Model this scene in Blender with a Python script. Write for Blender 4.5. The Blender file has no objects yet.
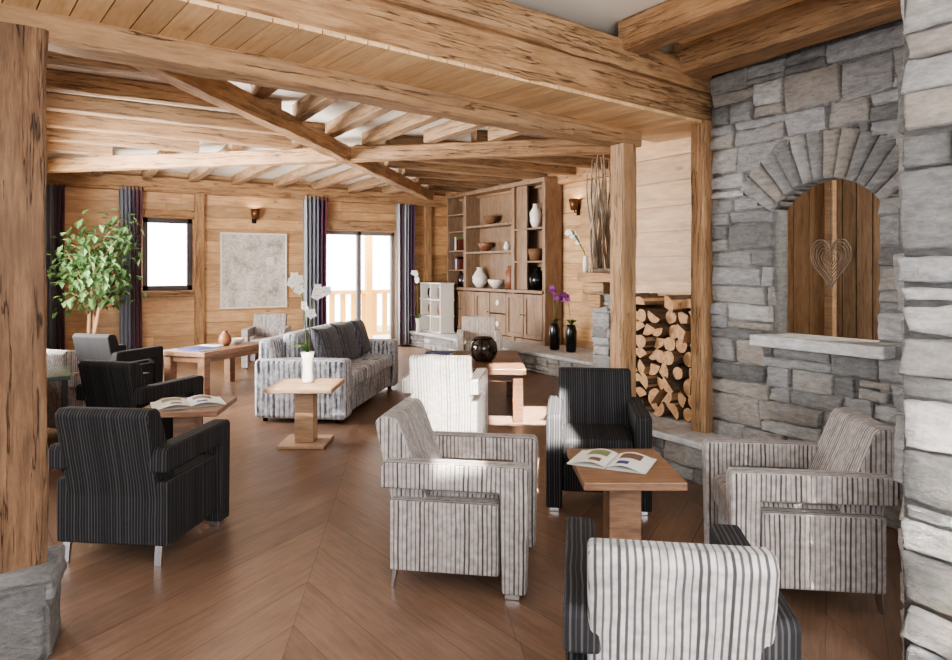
import bpy, bmesh, math, random
from mathutils import Vector, Matrix
RN = random.Random(7)
C = bpy.context.scene.collection
PI = math.pi
H = 1.5; FP = 680.0; YH = 270.0; YAW = math.radians(31.5)
SN, CS = math.sin(YAW), math.cos(YAW)

def P(px, py, z=0.0):
    t = (px-476)/FP; d = FP*(H-z)/(py-YH)
    return Vector((d*(SN+CS*t), d*(CS-SN*t), z))
def camrd(r, d, z=0): return Vector((CS*r+SN*d, -SN*r+CS*d, z))
def lin(c): 
    c = c/255.0
    return c/12.92 if c <= .04045 else ((c+.055)/1.055)**2.4
def col(r, g, b): return (lin(r), lin(g), lin(b), 1)

# ---------------------------------------------------------------- materials
class NT:
    def __init__(s, name):
        s.m = bpy.data.materials.new(name); s.m.use_nodes = True
        s.t = s.m.node_tree; s.b = s.t.nodes['Principled BSDF']
    def n(s, typ, ins={}, **props):
        k = s.t.nodes.new(typ)
        for a, v in props.items(): setattr(k, a, v)
        for a, v in ins.items():
            if isinstance(v, bpy.types.NodeSocket): s.t.links.new(v, k.inputs[a])
            else: k.inputs[a].default_value = v
        return k
    def set(s, **kw):
        for a, v in kw.items():
            a = a.replace('_', ' ')
            if isinstance(v, bpy.types.NodeSocket): s.t.links.new(v, s.b.inputs[a])
            else: s.b.inputs[a].default_value = v
    def math(s, op, a, b=0.0, c=None):
        ins = {0: a, 1: b}
        if c is not None: ins[2] = c
        return s.n('ShaderNodeMath', ins, operation=op).outputs[0]
    def mix(s, f, a, b, blend='MIX'):
        return s.n('ShaderNodeMix', {0: f, 6: a, 7: b}, data_type='RGBA', blend_type=blend).outputs[2]
    def ramp(s, f, stops, interp='LINEAR'):
        k = s.n('ShaderNodeValToRGB', {0: f}); cr = k.color_ramp; cr.interpolation = interp
        while len(cr.elements) < len(stops): cr.elements.new(.5)
        for e, (p, c) in zip(cr.elements, stops): e.position = p; e.color = c
        return k.outputs[0]
    def bump(s, h, strength=.3, dist=.01):
        s.set(Normal=s.n('ShaderNodeBump', {'Height': h, 'Strength': strength, 'Distance': dist}).outputs[0])

def wood(name, dark, mid, light, scale=1.0, stretch=14, axis=0, rough=.55, bump=.35, tone=False, uv=False, crack=0.0, knots=.6, trange=(.78,1.14), vary=0.0):
    s = NT(name)
    tc = s.n('ShaderNodeTexCoord')
    src = tc.outputs['UV'] if uv else tc.outputs['Object']
    oi = s.n('ShaderNodeObjectInfo')
    off = s.math('MULTIPLY', oi.outputs['Random'], 37.0)
    cmb = s.n('ShaderNodeCombineXYZ', {0: off, 1: off, 2: off})
    def mapped(st, ax=1.0):
        sc = [scale*st]*3; sc[axis] = scale*ax
        v = s.n('ShaderNodeMapping', {'Vector': src, 'Location': cmb.outputs[0], 'Scale': sc}).outputs[0]
        if tone:
            o2 = s.math('MULTIPLY', at.outputs['Fac'], 61.0)
            v = s.n('ShaderNodeVectorMath', {0: v, 1: s.n('ShaderNodeCombineXYZ', {0: o2, 1: o2, 2: o2}).outputs[0]}, operation='ADD').outputs[0]
        return v
    if tone: at = s.n('ShaderNodeAttribute', attribute_name='tone')
    n1 = s.n('ShaderNodeTexNoise', {'Vector': mapped(stretch), 'Scale': 3.0, 'Detail': 9.0, 'Roughness': .74, 'Distortion': .3})
    n2 = s.n('ShaderNodeTexNoise', {'Vector': mapped(3.0), 'Scale': 2.0, 'Detail': 5.0, 'Roughness': .65})
    f = s.math('ADD', s.math('MULTIPLY', n1.outputs[0], .6), s.math('MULTIPLY', n2.outputs[0], .4))
    c = s.ramp(f, [(.33, dark), (.5, mid), (.67, light)])
    h = n1.outputs[0]
    if vary:
        n5 = s.n('ShaderNodeTexNoise', {'Vector': mapped(2.0, .7), 'Scale': 1.1, 'Detail': 3.0})
        g = s.n('ShaderNodeMapRange', {0: s.math('ADD', s.math('MULTIPLY', n5.outputs[0], .7), s.math('MULTIPLY', oi.outputs['Random'], .3)), 1: .4, 2: .75, 3: 0.0, 4: vary}).outputs[0]
        c = s.mix(g, c, col(142,122,100))
        v = s.n('ShaderNodeMapRange', {0: oi.outputs['Random'], 3: .86, 4: 1.1}).outputs[0]
        c = s.mix(1.0, c, s.n('ShaderNodeCombineColor', {0: v, 1: v, 2: v}).outputs[0], 'MULTIPLY')
    if knots:
        vo = s.n('ShaderNodeTexVoronoi', {'Vector': mapped(2.4), 'Scale': 1.6, 'Randomness': 1.0})
        km = s.n('ShaderNodeMapRange', {0: s.math('ADD', vo.outputs['Distance'], s.math('MULTIPLY', n1.outputs[0], .06)), 1: .07, 2: .15, 3: knots, 4: 0.0}).outputs[0]
        c = s.mix(km, c, tuple(x*.45 for x in dark[:3])+(1,))
    if crack:
        n3 = s.n('ShaderNodeTexNoise', {'Vector': mapped(22, .9), 'Scale': .9, 'Detail': 4.0, 'Roughness': .6})
        cm = s.n('ShaderNodeMapRange', {0: s.math('ABSOLUTE', s.math('SUBTRACT', n3.outputs[0], .44)), 1: .0, 2: .013, 3: crack, 4: 0.0}).outputs[0]
        c = s.mix(cm, c, tuple(x*.35 for x in dark[:3])+(1,))
        h = s.math('SUBTRACT', h, cm)
    if tone:
        v = s.n('ShaderNodeMapRange', {0: at.outputs['Fac'], 3: trange[0], 4: trange[1]}).outputs[0]
        c = s.mix(1.0, c, s.n('ShaderNodeCombineColor', {0: v, 1: v, 2: v}).outputs[0], 'MULTIPLY')
    s.set(Base_Color=c, Roughness=rough)
    s.bump(h, bump, .015)
    return s.m

def plain(name, c, rough=.5, metal=0.0, **kw):
    s = NT(name)
    n = s.n('ShaderNodeTexNoise', {'Scale': 9.0, 'Detail': 3.0})
    d = tuple(x*.86 for x in c[:3])+(1,)
    s.set(Base_Color=s.mix(n.outputs[0], d, c), Roughness=rough, Metallic=metal, **kw)
    return s.m

def fabric(name, base, line, freq=42.0, width=.16, strength=1.0, mottled=None, sheen=.1, bump=.4, floor_=.55, broken=0.0):
    s = NT(name)
    tc = s.n('ShaderNodeTexCoord')
    p = s.n('ShaderNodeSeparateXYZ', {0: tc.outputs['Object']})
    nn = s.n('ShaderNodeSeparateXYZ', {0: tc.outputs['Normal']})
    side = s.math('GREATER_THAN', s.math('ABSOLUTE', nn.outputs[0]), .7)
    cx = s.n('ShaderNodeMix', {0: side, 2: p.outputs[0], 3: p.outputs[1]}, data_type='FLOAT').outputs[0]
    wob = s.n('ShaderNodeTexNoise', {'Vector': tc.outputs['Object'], 'Scale': 5.0, 'Detail': 2.0})
    cx = s.math('ADD', cx, s.math('MULTIPLY', wob.outputs[0], .012))
    k = s.math('MULTIPLY', cx, freq)
    fr = s.math('ABSOLUTE', s.math('SUBTRACT', s.math('FRACT', k), .5))
    cell = s.n('ShaderNodeTexWhiteNoise', {1: s.math('FLOOR', k)}, noise_dimensions='1D').outputs[0]
    wv = s.math('MULTIPLY', s.math('ADD', s.math('MULTIPLY', cell, .7), .65), width)
    mask = s.math('SUBTRACT', 1.0, s.n('ShaderNodeMapRange', {0: s.math('DIVIDE', fr, wv), 1: .6, 2: 1.0, 3: 0.0, 4: 1.0}).outputs[0])
    mask = s.math('MULTIPLY', mask, s.math('MULTIPLY', s.math('ADD', s.math('MULTIPLY', cell, 1-floor_), floor_), strength))
    if broken:
        mp = s.n('ShaderNodeMapping', {'Vector': tc.outputs['Object'], 'Scale': (16,16,4)})
        bn = s.n('ShaderNodeTexNoise', {'Vector': mp.outputs[0], 'Scale': 1.3, 'Detail': 3.0, 'Roughness': .6})
        mask = s.math('MULTIPLY', mask, s.n('ShaderNodeMapRange', {0: bn.outputs[0], 1: .42, 2: .56, 3: 1-broken, 4: 1.0}).outputs[0])
    nz = s.n('ShaderNodeTexNoise', {'Vector': tc.outputs['Object'], 'Scale': 30.0, 'Detail': 4.0})
    b2 = mottled or tuple(x*.8 for x in base[:3])+(1,)
    f2 = s.n('ShaderNodeMapRange', {0: nz.outputs[0], 1: .35, 2: .65}).outputs[0]
    bc = s.mix(f2, b2, base)
    s.set(Base_Color=s.mix(mask, bc, line), Roughness=.85, Sheen_Weight=sheen)
    s.bump(s.math('SUBTRACT', s.math('MULTIPLY', nz.outputs[0], .2), mask), bump, .005)
    return s.m

def stonemat(name, stops, rough=.8, bump=.95):
    s = NT(name)
    tc = s.n('ShaderNodeTexCoord')
    at = s.n('ShaderNodeAttribute', attribute_name='tone')
    n1 = s.n('ShaderNodeTexNoise', {'Vector': tc.outputs['Object'], 'Scale': 14.0, 'Detail': 11.0, 'Roughness': .8})
    mp = s.n('ShaderNodeMapping', {'Vector': tc.outputs['Object'], 'Scale': (7, 7, 22)})
    n2 = s.n('ShaderNodeTexNoise', {'Vector': mp.outputs[0], 'Scale': 1.8, 'Detail': 8.0, 'Roughness': .74})
    n4 = s.n('ShaderNodeTexNoise', {'Vector': tc.outputs['Object'], 'Scale': 5.0, 'Detail': 5.0, 'Roughness': .6})
    f = s.math('ADD', s.math('MULTIPLY', at.outputs['Fac'], .66), s.math('MULTIPLY', n1.outputs[0], .34))
    c = s.ramp(f, stops)
    v = s.n('ShaderNodeMapRange', {0: n2.outputs[0], 1: .3, 2: .7, 3: .6, 4: 1.28}).outputs[0]
    c = s.mix(1.0, c, s.n('ShaderNodeCombineColor', {0: v, 1: v, 2: v}).outputs[0], 'MULTIPLY')
    st = s.n('ShaderNodeMapRange', {0: n4.outputs[0], 1: .52, 2: .75, 3: 0.0, 4: .34}).outputs[0]
    c = s.mix(st, c, col(150,135,118))
    s.set(Base_Color=c, Roughness=rough)
    s.bump(s.math('ADD', n1.outputs[0], s.math('MULTIPLY', n2.outputs[0], .8)), bump, .035)
    return s.m

M = {}
M['beam'] = wood('beam_wood', col(116,84,57), col(174,135,97), col(206,169,129), 1.3, 11, 0, .65, .9, crack=.7, vary=.55)
M['beam2'] = wood('joist_wood', col(104,78,57), col(160,127,94), col(196,160,124), 1.3, 11, 0, .66, .9, crack=.7, vary=.6)
M['post'] = wood('weathered_post_wood', col(68,48,34), col(114,84,60), col(150,116,86), 1.3, 11, 0, .65, .9, crack=.8, vary=.35)
M['plank'] = wood('plank_wood', col(152,114,80), col(190,152,112), col(214,178,138), 1.2, 10, 0, .5, .2, tone=True, knots=.6)
M['soffit'] = wood('soffit_wood', col(190,150,106), col(218,182,138), col(234,202,160), 1.2, 10, 0, .5, .2, tone=True, knots=.45)
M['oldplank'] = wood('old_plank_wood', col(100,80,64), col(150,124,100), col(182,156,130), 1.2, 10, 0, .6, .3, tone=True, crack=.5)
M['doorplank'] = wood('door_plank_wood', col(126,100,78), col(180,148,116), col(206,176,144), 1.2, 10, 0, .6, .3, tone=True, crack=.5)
M['floor'] = wood('floor_wood', col(92,72,59), col(116,92,76), col(134,109,91), 1.2, 14, 0, .33, .04, tone=True, uv=True, knots=.12, trange=(.88,1.1))
M['seam'] = plain('floor_seam', col(72,56,46), .6)
M['case'] = wood('bookcase_wood', col(96,77,61), col(134,109,88), col(160,134,110), 1.2, 10, 2, .5, .2, knots=.3)
M['table'] = wood('table_wood', col(88,65,50), col(130,99,78), col(158,125,100), 1.4, 10, 0, .35, .15, knots=.2)
M['sunlit_table'] = wood('sunlit_table_wood', col(120,94,74), col(164,134,108), col(196,166,138), 1.4, 10, 0, .35, .15, knots=.2)  # sunlit paleness of the orchid table painted into the wood tones
M['darktable'] = wood('dark_table_wood', col(58,40,30), col(96,68,52), col(120,88,68), 1.4, 10, 0, .35, .15, knots=.2)
M['drift'] = wood('driftwood', col(98,82,68), col(156,138,118), col(200,186,168), 3, 6, 2, .8, .4, knots=0)
M['bark'] = wood('bark', col(58,45,36), col(96,77,62), col(132,110,90), 5, 3, 0, .9, .6, knots=0)
M['logend'] = wood('log_end', col(140,104,74), col(184,144,106), col(212,176,136), 5, 2, 0, .8, .3, knots=0)
M['plaster'] = plain('plaster', col(250,244,234), .85)
M['white'] = plain('white_paint', col(226,222,214), .5)
M['stone'] = stonemat('grey_stone', [(.12, col(110,109,108)), (.3, col(148,147,146)), (.44, col(178,176,174)), (.56, col(170,161,151)), (.68, col(166,166,168)), (.86, col(214,211,207))])
M['slab'] = stonemat('stone_slab', [(.1, col(160,160,161)), (.5, col(188,188,188)), (.9, col(210,209,207))], .8, .3)
M['grey'] = fabric('grey_striped_fabric', col(168,161,158), col(58,51,50), 48, .19, 1.0, col(138,131,128))
M['black'] = fabric('black_striped_fabric', col(18,17,19), col(70,68,72), 64, .2, .8, col(10,9,11), .0)
M['blackplain'] = fabric('deep_black_fabric', col(12,11,13), col(30,29,31), 64, .2, .8, col(7,7,8), .0)
M['pale'] = fabric('sunlit_black_fabric', col(150,147,146), col(30,28,32), 50, .22, 1.0, col(122,119,119), floor_=.8)  # sun on the black upholstery, put into the backrest colour as grey
M['sunlit_chair'] = fabric('sunlit_striped_fabric', col(216,211,205), col(116,110,106), 42, .18, 1.0, col(192,186,180))  # glare of the sun on this chair put into a whiter fabric colour
M['beige'] = fabric('beige_striped_fabric', col(196,186,174), col(112,102,94), 44, .18, .8, col(170,160,150))
M['sofa'] = fabric('sofa_fabric', col(208,209,214), col(44,46,56), 19, .32, 1.0, col(158,160,170), floor_=.8, broken=.75)
M['cush'] = fabric('cushion_fabric', col(98,99,106), col(34,34,42), 30, .25, .95, col(72,74,82))
M['chrome'] = plain('chrome', col(210,210,214), .18, 1.0)
M['dark'] = plain('dark_metal', col(34,30,28), .4, .5)
M['wire'] = plain('grey_wire', col(116,100,84), .7, .0)
M['blackvase'] = plain('black_ceramic', col(14,14,15), .2)
M['copper'] = plain('copper_shade', col(112,76,50), .4, .5)
M['frame'] = plain('window_frame_paint', col(84,78,78), .5)
M['framewhite'] = plain('grey_window_frame', col(128,124,122), .5)
M['paper'] = plain('paper', col(238,236,232), .6)
M['ink'] = plain('photo_print', col(120,92,84), .5)
M['ink2'] = plain('blue_print', col(64,74,128), .5)
M['ink3'] = plain('green_print', col(130,140,96), .5)
M['red'] = plain('red_cover', col(112,58,48), .5)
M['leaf'] = plain('leaf_green', col(84,112,68), .5)
M['leaf2'] = plain('orchid_leaf', col(60,98,44), .4)
M['trunk'] = plain('trunk_bark', col(164,132,104), .8)
M['petal'] = plain('white_petal', col(248,245,242), .6)
M['purple'] = plain('purple_petal', col(136,66,136), .6)
M['stem'] = plain('green_stem', col(96,110,60), .6)
M['ceram'] = plain('white_ceramic', col(232,226,216), .3)
M['clay'] = plain('brown_ceramic', col(128,84,60), .4)
M['wicker'] = plain('wicker', col(112,80,54), .8)
M['snow'] = plain('snow', col(240,242,246), .9)
M['rail'] = plain('yellow_rail', col(236,190,104), .6)
M['teal'] = plain('dark_glass_top', col(62,74,70), .25)

def mk_glass():
    s = NT('pane_glass')
    tr = s.n('ShaderNodeBsdfTransparent'); gl = s.n('ShaderNodeBsdfGlossy', {'Roughness': .02})
    mx = s.n('ShaderNodeMixShader', {0: .05, 1: tr.outputs[0], 2: gl.outputs[0]})
    s.t.links.new(mx.outputs[0], s.t.nodes['Material Output'].inputs[0]); return s.m
M['pane'] = mk_glass()
def mk_vase_glass():
    s = NT('smoky_glass'); s.set(Base_Color=col(60,46,40), Roughness=.08, Transmission_Weight=.5); return s.m
M['smoke'] = mk_vase_glass()
def mk_relief():
    s = NT('relief_print')
    tc = s.n('ShaderNodeTexCoord')
    nd = s.n('ShaderNodeTexNoise', {'Vector': tc.outputs['Object'], 'Scale': 5.0, 'Detail': 5.0})
    wp = s.n('ShaderNodeVectorMath', {0: tc.outputs['Object'], 1: s.n('ShaderNodeVectorMath', {0: nd.outputs['Color'], 3: .3}, operation='SCALE').outputs[0]}, operation='ADD').outputs[0]
    v2 = s.n('ShaderNodeTexVoronoi', {'Vector': wp, 'Scale': 16.0}, feature='DISTANCE_TO_EDGE')
    n = s.n('ShaderNodeTexNoise', {'Vector': tc.outputs['Object'], 'Scale': 3.5, 'Detail': 9.0, 'Roughness': .7})
    c = s.ramp(n.outputs[0], [(.34, col(140,134,126)), (.48, col(202,196,187)), (.66, col(230,226,219))])
    e2 = s.n('ShaderNodeMapRange', {0: v2.outputs[0], 1: .02, 2: .08, 3: .45, 4: 0.0}).outputs[0]
    s.set(Base_Color=s.mix(e2, c, col(112,105,98)), Roughness=.5, Metallic=.1); s.bump(n.outputs[0], .4, .02); return s.m
M['relief'] = mk_relief()
def mk_curtain(name, stops):
    s = NT(name)
    tc = s.n('ShaderNodeTexCoord'); sp = s.n('ShaderNodeSeparateXYZ', {0: tc.outputs['Generated']})
    nz = s.n('ShaderNodeTexNoise', {'Vector': tc.outputs['Object'], 'Scale': 30.0})
    c = s.ramp(sp.outputs[0], stops, 'CONSTANT')
    s.set(Base_Color=s.mix(s.math('MULTIPLY', nz.outputs[0], .2), c, col(60,56,62)), Roughness=.85, Sheen_Weight=.2); return s.m
G1, PL, RD, LG = col(134,138,150), col(84,58,80), col(104,44,54), col(188,188,192)
M['curtA'] = mk_curtain('curtain_grey_red', [(0, G1), (.45, PL), (.75, RD)])
M['curtB'] = mk_curtain('curtain_grey_plum', [(0, LG), (.15, G1), (.6, PL), (.85, RD)])
M['curtC'] = mk_curtain('curtain_pale_plum', [(0, LG), (.2, PL), (.32, LG), (.5, G1), (.7, PL)])

# ---------------------------------------------------------------- mesh builder
class B:
    def __init__(s): s.v = []; s.f = []; s.t = []; s.mi = []; s.uv = None
    def add(s, vs, fs, t=.5, mi=0, mat=None):
        o = len(s.v)
        for p in vs:
            p = Vector(p); s.v.append(mat @ p if mat else p)
        for f in fs: s.f.append([i+o for i in f]); s.t.append(t); s.mi.append(mi)
        return s
    def join(s, bb, mt=None):
        o = len(s.v); s.v += [(mt @ p if mt else p) for p in bb.v]; s.f += [[i+o for i in f] for f in bb.f]; s.t += bb.t; s.mi += bb.mi
    def box(s, x0, x1, y0, y1, z0, z1, t=.5, mi=0, mat=None):
        vs = [(x,y,z) for x in (x0,x1) for y in (y0,y1) for z in (z0,z1)]
        return s.add(vs, [(0,1,3,2),(4,6,7,5),(0,4,5,1),(2,3,7,6),(0,2,6,4),(1,5,7,3)], t, mi, mat)
    def prism(s, poly, a0, a1, axis=0, t=.5, mi=0, mat=None):
        n = len(poly)
        def q(a, p): return {0: (a,p[0],p[1]), 1: (p[0],a,p[1]), 2: (p[0],p[1],a)}[axis]
        vs = [q(a0,p) for p in poly]+[q(a1,p) for p in poly]
        fs = [tuple(range(n)), tuple(range(n,2*n))]+[(i,(i+1)%n,n+(i+1)%n,n+i) for i in range(n)]
        return s.add(vs, fs, t, mi, mat)
    def tube(s, pts, r, n=8, t=.5, mi=0, mat=None):
        pts = [Vector(p) for p in pts]; k = len(pts)
        rs = r if isinstance(r, (list,tuple)) else [r]*k
        vs = []; up = Vector((.13,.31,.94)).normalized()
        for i, p in enumerate(pts):
            d = (pts[min(i+1,k-1)]-pts[max(i-1,0)]).normalized()
            a = d.cross(up)
            if a.length < .15: a = d.cross(Vector((1,0,0)))
            a.normalize(); b = d.cross(a)
            for j in range(n):
                g = 2*PI*j/n; vs.append(p+(a*math.cos(g)+b*math.sin(g))*rs[i])
        fs = [(i*n+j, i*n+(j+1)%n, (i+1)*n+(j+1)%n, (i+1)*n+j) for i in range(k-1) for j in range(n)]
        fs += [tuple(range(n)), tuple(range((k-1)*n, k*n))]
        return s.add(vs, fs, t, mi, mat)
    def lathe(s, prof, c=(0,0,0), n=20, t=.5, mi=0, mat=None):
        vs = [(c[0]+max(r,.0005)*math.cos(2*PI*j/n), c[1]+max(r,.0005)*math.sin(2*PI*j/n), c[2]+z) for r, z in prof for j in range(n)]
        k = len(prof)
        fs = [(i*n+j, i*n+(j+1)%n, (i+1)*n+(j+1)%n, (i+1)*n+j) for i in range(k-1) for j in range(n)]
        fs += [tuple(range(n)), tuple(range((k-1)*n, k*n))]
        return s.add(vs, fs, t, mi, mat)
    def sheet(s, fn, nu, nv, t=.5, mi=0, mat=None):
        vs = [fn(i/nu, j/nv) for i in range(nu+1) for j in range(nv+1)]
        fs = [(i*(nv+1)+j, (i+1)*(nv+1)+j, (i+1)*(nv+1)+j+1, i*(nv+1)+j+1) for i in range(nu) for j in range(nv)]
        return s.add(vs, fs, t, mi, mat)
    def pillow(s, w, h, th, mat=None, t=.5):
        def f(sg):
            def g(u, v):
                a, b = 2*u-1, 2*v-1
                e = max(0, (1-a**4)*(1-b**4))**.6
                return (a*w/2*(1-.07*(1-b*b)*abs(a)), sg*th/2*e, b*h/2*(1-.07*(1-a*a)*abs(b)))
            return g
        s.sheet(f(1), 12, 12, t, 0, mat); s.sheet(f(-1), 12, 12, t, 0, mat); return s
    def build(s, name, mats, parent=None, loc=(0,0,0), rotz=0, bevel=0, seg=3, smooth=True, fixn=True, weld=False):
        me = bpy.data.meshes.new(name)
        me.from_pydata([tuple(p) for p in s.v], [], s.f)
        if not isinstance(mats, (list,tuple)): mats = [mats]
        for m in mats: me.materials.append(m)
        at = me.attributes.new('tone', 'FLOAT', 'FACE'); at.data.foreach_set('value', s.t)
        me.polygons.foreach_set('material_index', s.mi)
        if s.uv:
            ul = me.uv_layers.new(name='UVMap'); k = 0
            for f, u in zip(s.f, s.uv):
                for q in u: ul.data[k].uv = q; k += 1
        if fixn or weld:
            bm = bmesh.new(); bm.from_mesh(me)
            if weld: bmesh.ops.remove_doubles(bm, verts=bm.verts, dist=1e-5)
            if fixn: bmesh.ops.recalc_face_normals(bm, faces=bm.faces)
            bm.to_mesh(me); bm.free()
        me.polygons.foreach_set('use_smooth', [smooth]*len(me.polygons))
        o = bpy.data.objects.new(name, me); C.objects.link(o)
        o.location = loc; o.rotation_euler = (0,0,rotz)
        if parent: o.parent = parent
        if bevel:
            md = o.modifiers.new('b', 'BEVEL'); md.width = bevel; md.segments = seg; md.limit_method = 'ANGLE'; md.harden_normals = True; md.angle_limit = math.radians(40)
        return o

def tag(o, label, cat, group=None):
    o['label'] = label; o['category'] = cat
    if group: o['group'] = group
    return o
def struct(o): o['kind'] = 'structure'; return o
def thing(name, label, cat, loc=(0,0,0), rotz=0, group=None):
    o = bpy.data.objects.new(name, None); C.objects.link(o); o.empty_display_size = .1
    o.location = loc; o.rotation_euler = (0,0,rotz); return tag(o, label, cat, group)
def copy_tree(o, parent=None):
    c = o.copy(); C.objects.link(c)
    if parent: c.parent = parent
    for ch in list(o.children): copy_tree(ch, c)
    return c
def yawof(fx, fy): return math.atan2(-fx, fy)

# ---------------------------------------------------------------- timber
def timber(name, p0, p1, w, h, mat, label=None, cat='beam', group=None, jit=.008, spin=0.0):
    p0, p1 = Vector(p0), Vector(p1); L = (p1-p0).length; d = (p1-p0)/L
    b = B(); n = max(4, int(L/.17)); ch = min(w,h)*.08
    sec = [(-w/2+ch,-h/2),(w/2-ch,-h/2),(w/2,-h/2+ch),(w/2,h/2-ch),(w/2-ch,h/2),(-w/2+ch,h/2),(-w/2,h/2-ch),(-w/2,-h/2+ch)]
    vs = []
    ph = [RN.uniform(0,6) for _ in range(16)]
    for i in range(n+1):
        x = L*i/n
        for k,(a,c) in enumerate(sec):
            vs.append((x, a+jit*.5*math.sin(x*2.3+ph[k])+RN.uniform(-.7,.7)*jit, c+jit*.5*math.sin(x*1.9+ph[k+8])+RN.uniform(-.7,.7)*jit))
    fs = [(i*8+j, i*8+(j+1)%8, (i+1)*8+(j+1)%8, (i+1)*8+j) for i in range(n) for j in range(8)]
    fs += [tuple(range(8)), tuple(range(n*8, n*8+8))]
    b.add(vs, fs)
    o = b.build(name, mat, smooth=False)
    if abs(d.z) > .9:
        X = Vector((0,0,1)); Y = Vector((math.cos(spin), math.sin(spin), 0)); Z = X.cross(Y)
    else:
        X = d; Y = Vector((0,0,1)).cross(X).normalized(); Z = X.cross(Y)
    mt = Matrix((X,Y,Z)).transposed().to_4x4(); mt.translation = p0
    o.matrix_world = mt
    if label: tag(o, label, cat, group)
    return o

# ---------------------------------------------------------------- stone
GAP = [1.0]
def stone_rect(b, ua, ub, za, zb, dep, hole=None):
    g = RN.uniform(.002,.006)*GAP[0]; ua += g; ub -= g; za += g; zb -= g
    w, h = ub-ua, zb-za
    if w < .02 or h < .018: return
    e = min(.005, w*.1, h*.1); e2 = min(.014, w*.25, h*.25)
    nx = max(1, int(w/.045)); ny = max(1, int(h/.045))
    us = [0,e,e2]+[e2+(w-2*e2)*i/nx for i in range(1,nx)]+[w-e2,w-e,w]
    zs = [0,e,e2]+[e2+(h-2*e2)*i/ny for i in range(1,ny)]+[h-e2,h-e,h]
    jz = min(.013, h*.12)
    J = [[RN.uniform(-.016,.016), RN.uniform(-jz,jz)] for _ in range(4)]
    tilt = RN.uniform(-.008,.008); tilt2 = RN.uniform(-.008,.008)
    vs = []; m, k = len(us), len(zs)
    for i, u in enumerate(us):
        for j, z in enumerate(zs):
            a, c = u/w, z/h
            ws = [(1-a)*(1-c), a*(1-c), (1-a)*c, a*c]
            du = sum(J[q][0]*wq for q, wq in enumerate(ws)); dz = sum(J[q][1]*wq for q, wq in enumerate(ws))
            edge = i in (0,m-1) or j in (0,k-1); e1 = i in (1,m-2) or j in (1,k-2)
            y = .0 if edge else -((dep*.85 if e1 else dep)+tilt*(a-.5)*2+tilt2*(c-.5)*2+RN.uniform(-.005,.005))
            if e1 or edge: du += RN.uniform(-.004,.004); dz += RN.uniform(-.004,.004)
            vs.append((ua+u+du, y, za+z+dz))
    fs = []
    for i in range(m-1):
        for j in range(k-1):
            if hole:
                cu = ua+(us[i]+us[i+1])/2; cz = za+(zs[j]+zs[j+1])/2
                if hole(cu, cz): continue
            fs.append((i*k+j, (i+1)*k+j, (i+1)*k+j+1, i*k+j+1))
    b.add(vs, fs, RN.betavariate(1.2,1.2))
def stones(b, u0, u1, z0, z1, rect=None, hole=None, hmin=.09, hmax=.23, lmin=.16, lmax=.5, dep=.02, split=.5):
    z = z0
    while z < z1-.02:
        h = RN.uniform(hmin,hmax)
        if z1-z-h < hmin*.7: h = z1-z
        u = u0
        while u < u1-.01:
            l = RN.uniform(lmin,lmax)
            if u1-u-l < lmin*.7: l = u1-u
            rows = [(z,z+h)]
            if h > hmin*1.3 and RN.random() < split:
                q = z+h*RN.uniform(.3,.7); rows = [(z,q),(q,z+h)]
            for za, zb in rows:
                ps = [(u,u+l,za,zb)]
                if len(rows) == 2 and l > .3 and RN.random() < .4:
                    q = u+l*RN.uniform(.35,.65); ps = [(u,q,za,zb),(q,u+l,za,zb)]
                out = []
                for (a0,a1,_,_) in ps:
                    if rect and a0 < rect[1] and a1 > rect[0] and za < rect[3] and zb > rect[2]:
                        if a0 < rect[0]-.02: out.append((a0,rect[0],za,zb))
                        if a1 > rect[1]+.02: out.append((rect[1],a1,za,zb))
                        a, c = max(a0,rect[0]), min(a1,rect[1])
                        if zb > rect[3]+.02: out.append((a,c,rect[3],zb))
                        if za < rect[2]-.02: out.append((a,c,za,rect[2]))
                    else: out.append((a0,a1,za,zb))
                for p in out: stone_rect(b, *p, dep*RN.uniform(.5,1.6), hole)
            u += l
        z += h
def boards(b, u0, u1, z0, z1, bh, holes=(), th=.02, lmin=1.6, lmax=3.2):
    zc = [z0+bh*i for i in range(int((z1-z0)/bh)+1)]+[z1]
    cuts = sorted(set([round(z,4) for z in zc]+[round(h[k],4) for h in holes for k in (2,3) if z0 < h[k] < z1]))
    tones = {}
    for za, zb in zip(cuts[:-1], cuts[1:]):
        if zb-za < .004: continue
        row = int((za-z0+.001)/bh)
        if row not in tones:
            u = u0-RN.uniform(0,1.5); seg = []
            while u < u1:
                l = RN.uniform(lmin,lmax); seg.append((u,u+l,RN.random())); u += l
            tones[row] = seg
        for a, c, t in tones[row]:
            a, c = max(a,u0), min(c,u1)
            ps = [(a,c)]
            for h in holes:
                if za < h[3]-.001 and zb > h[2]+.001:
                    q = []
                    for x, y in ps:
                        if y <= h[0] or x >= h[1]: q.append((x,y)); continue
                        if x < h[0]: q.append((x,h[0]))
                        if y > h[1]: q.append((h[1],y))
                    ps = q
            for x, y in ps:
                if y-x < .01: continue
                top = abs(zb-(z0+bh*(row+1))) < .002; bot = abs(za-(z0+bh*row)) < .002
                b.box(x+.0015, y-.0015, -th, 0, za+(.007 if bot else 0), zb-(.007 if top else 0), t)

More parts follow.
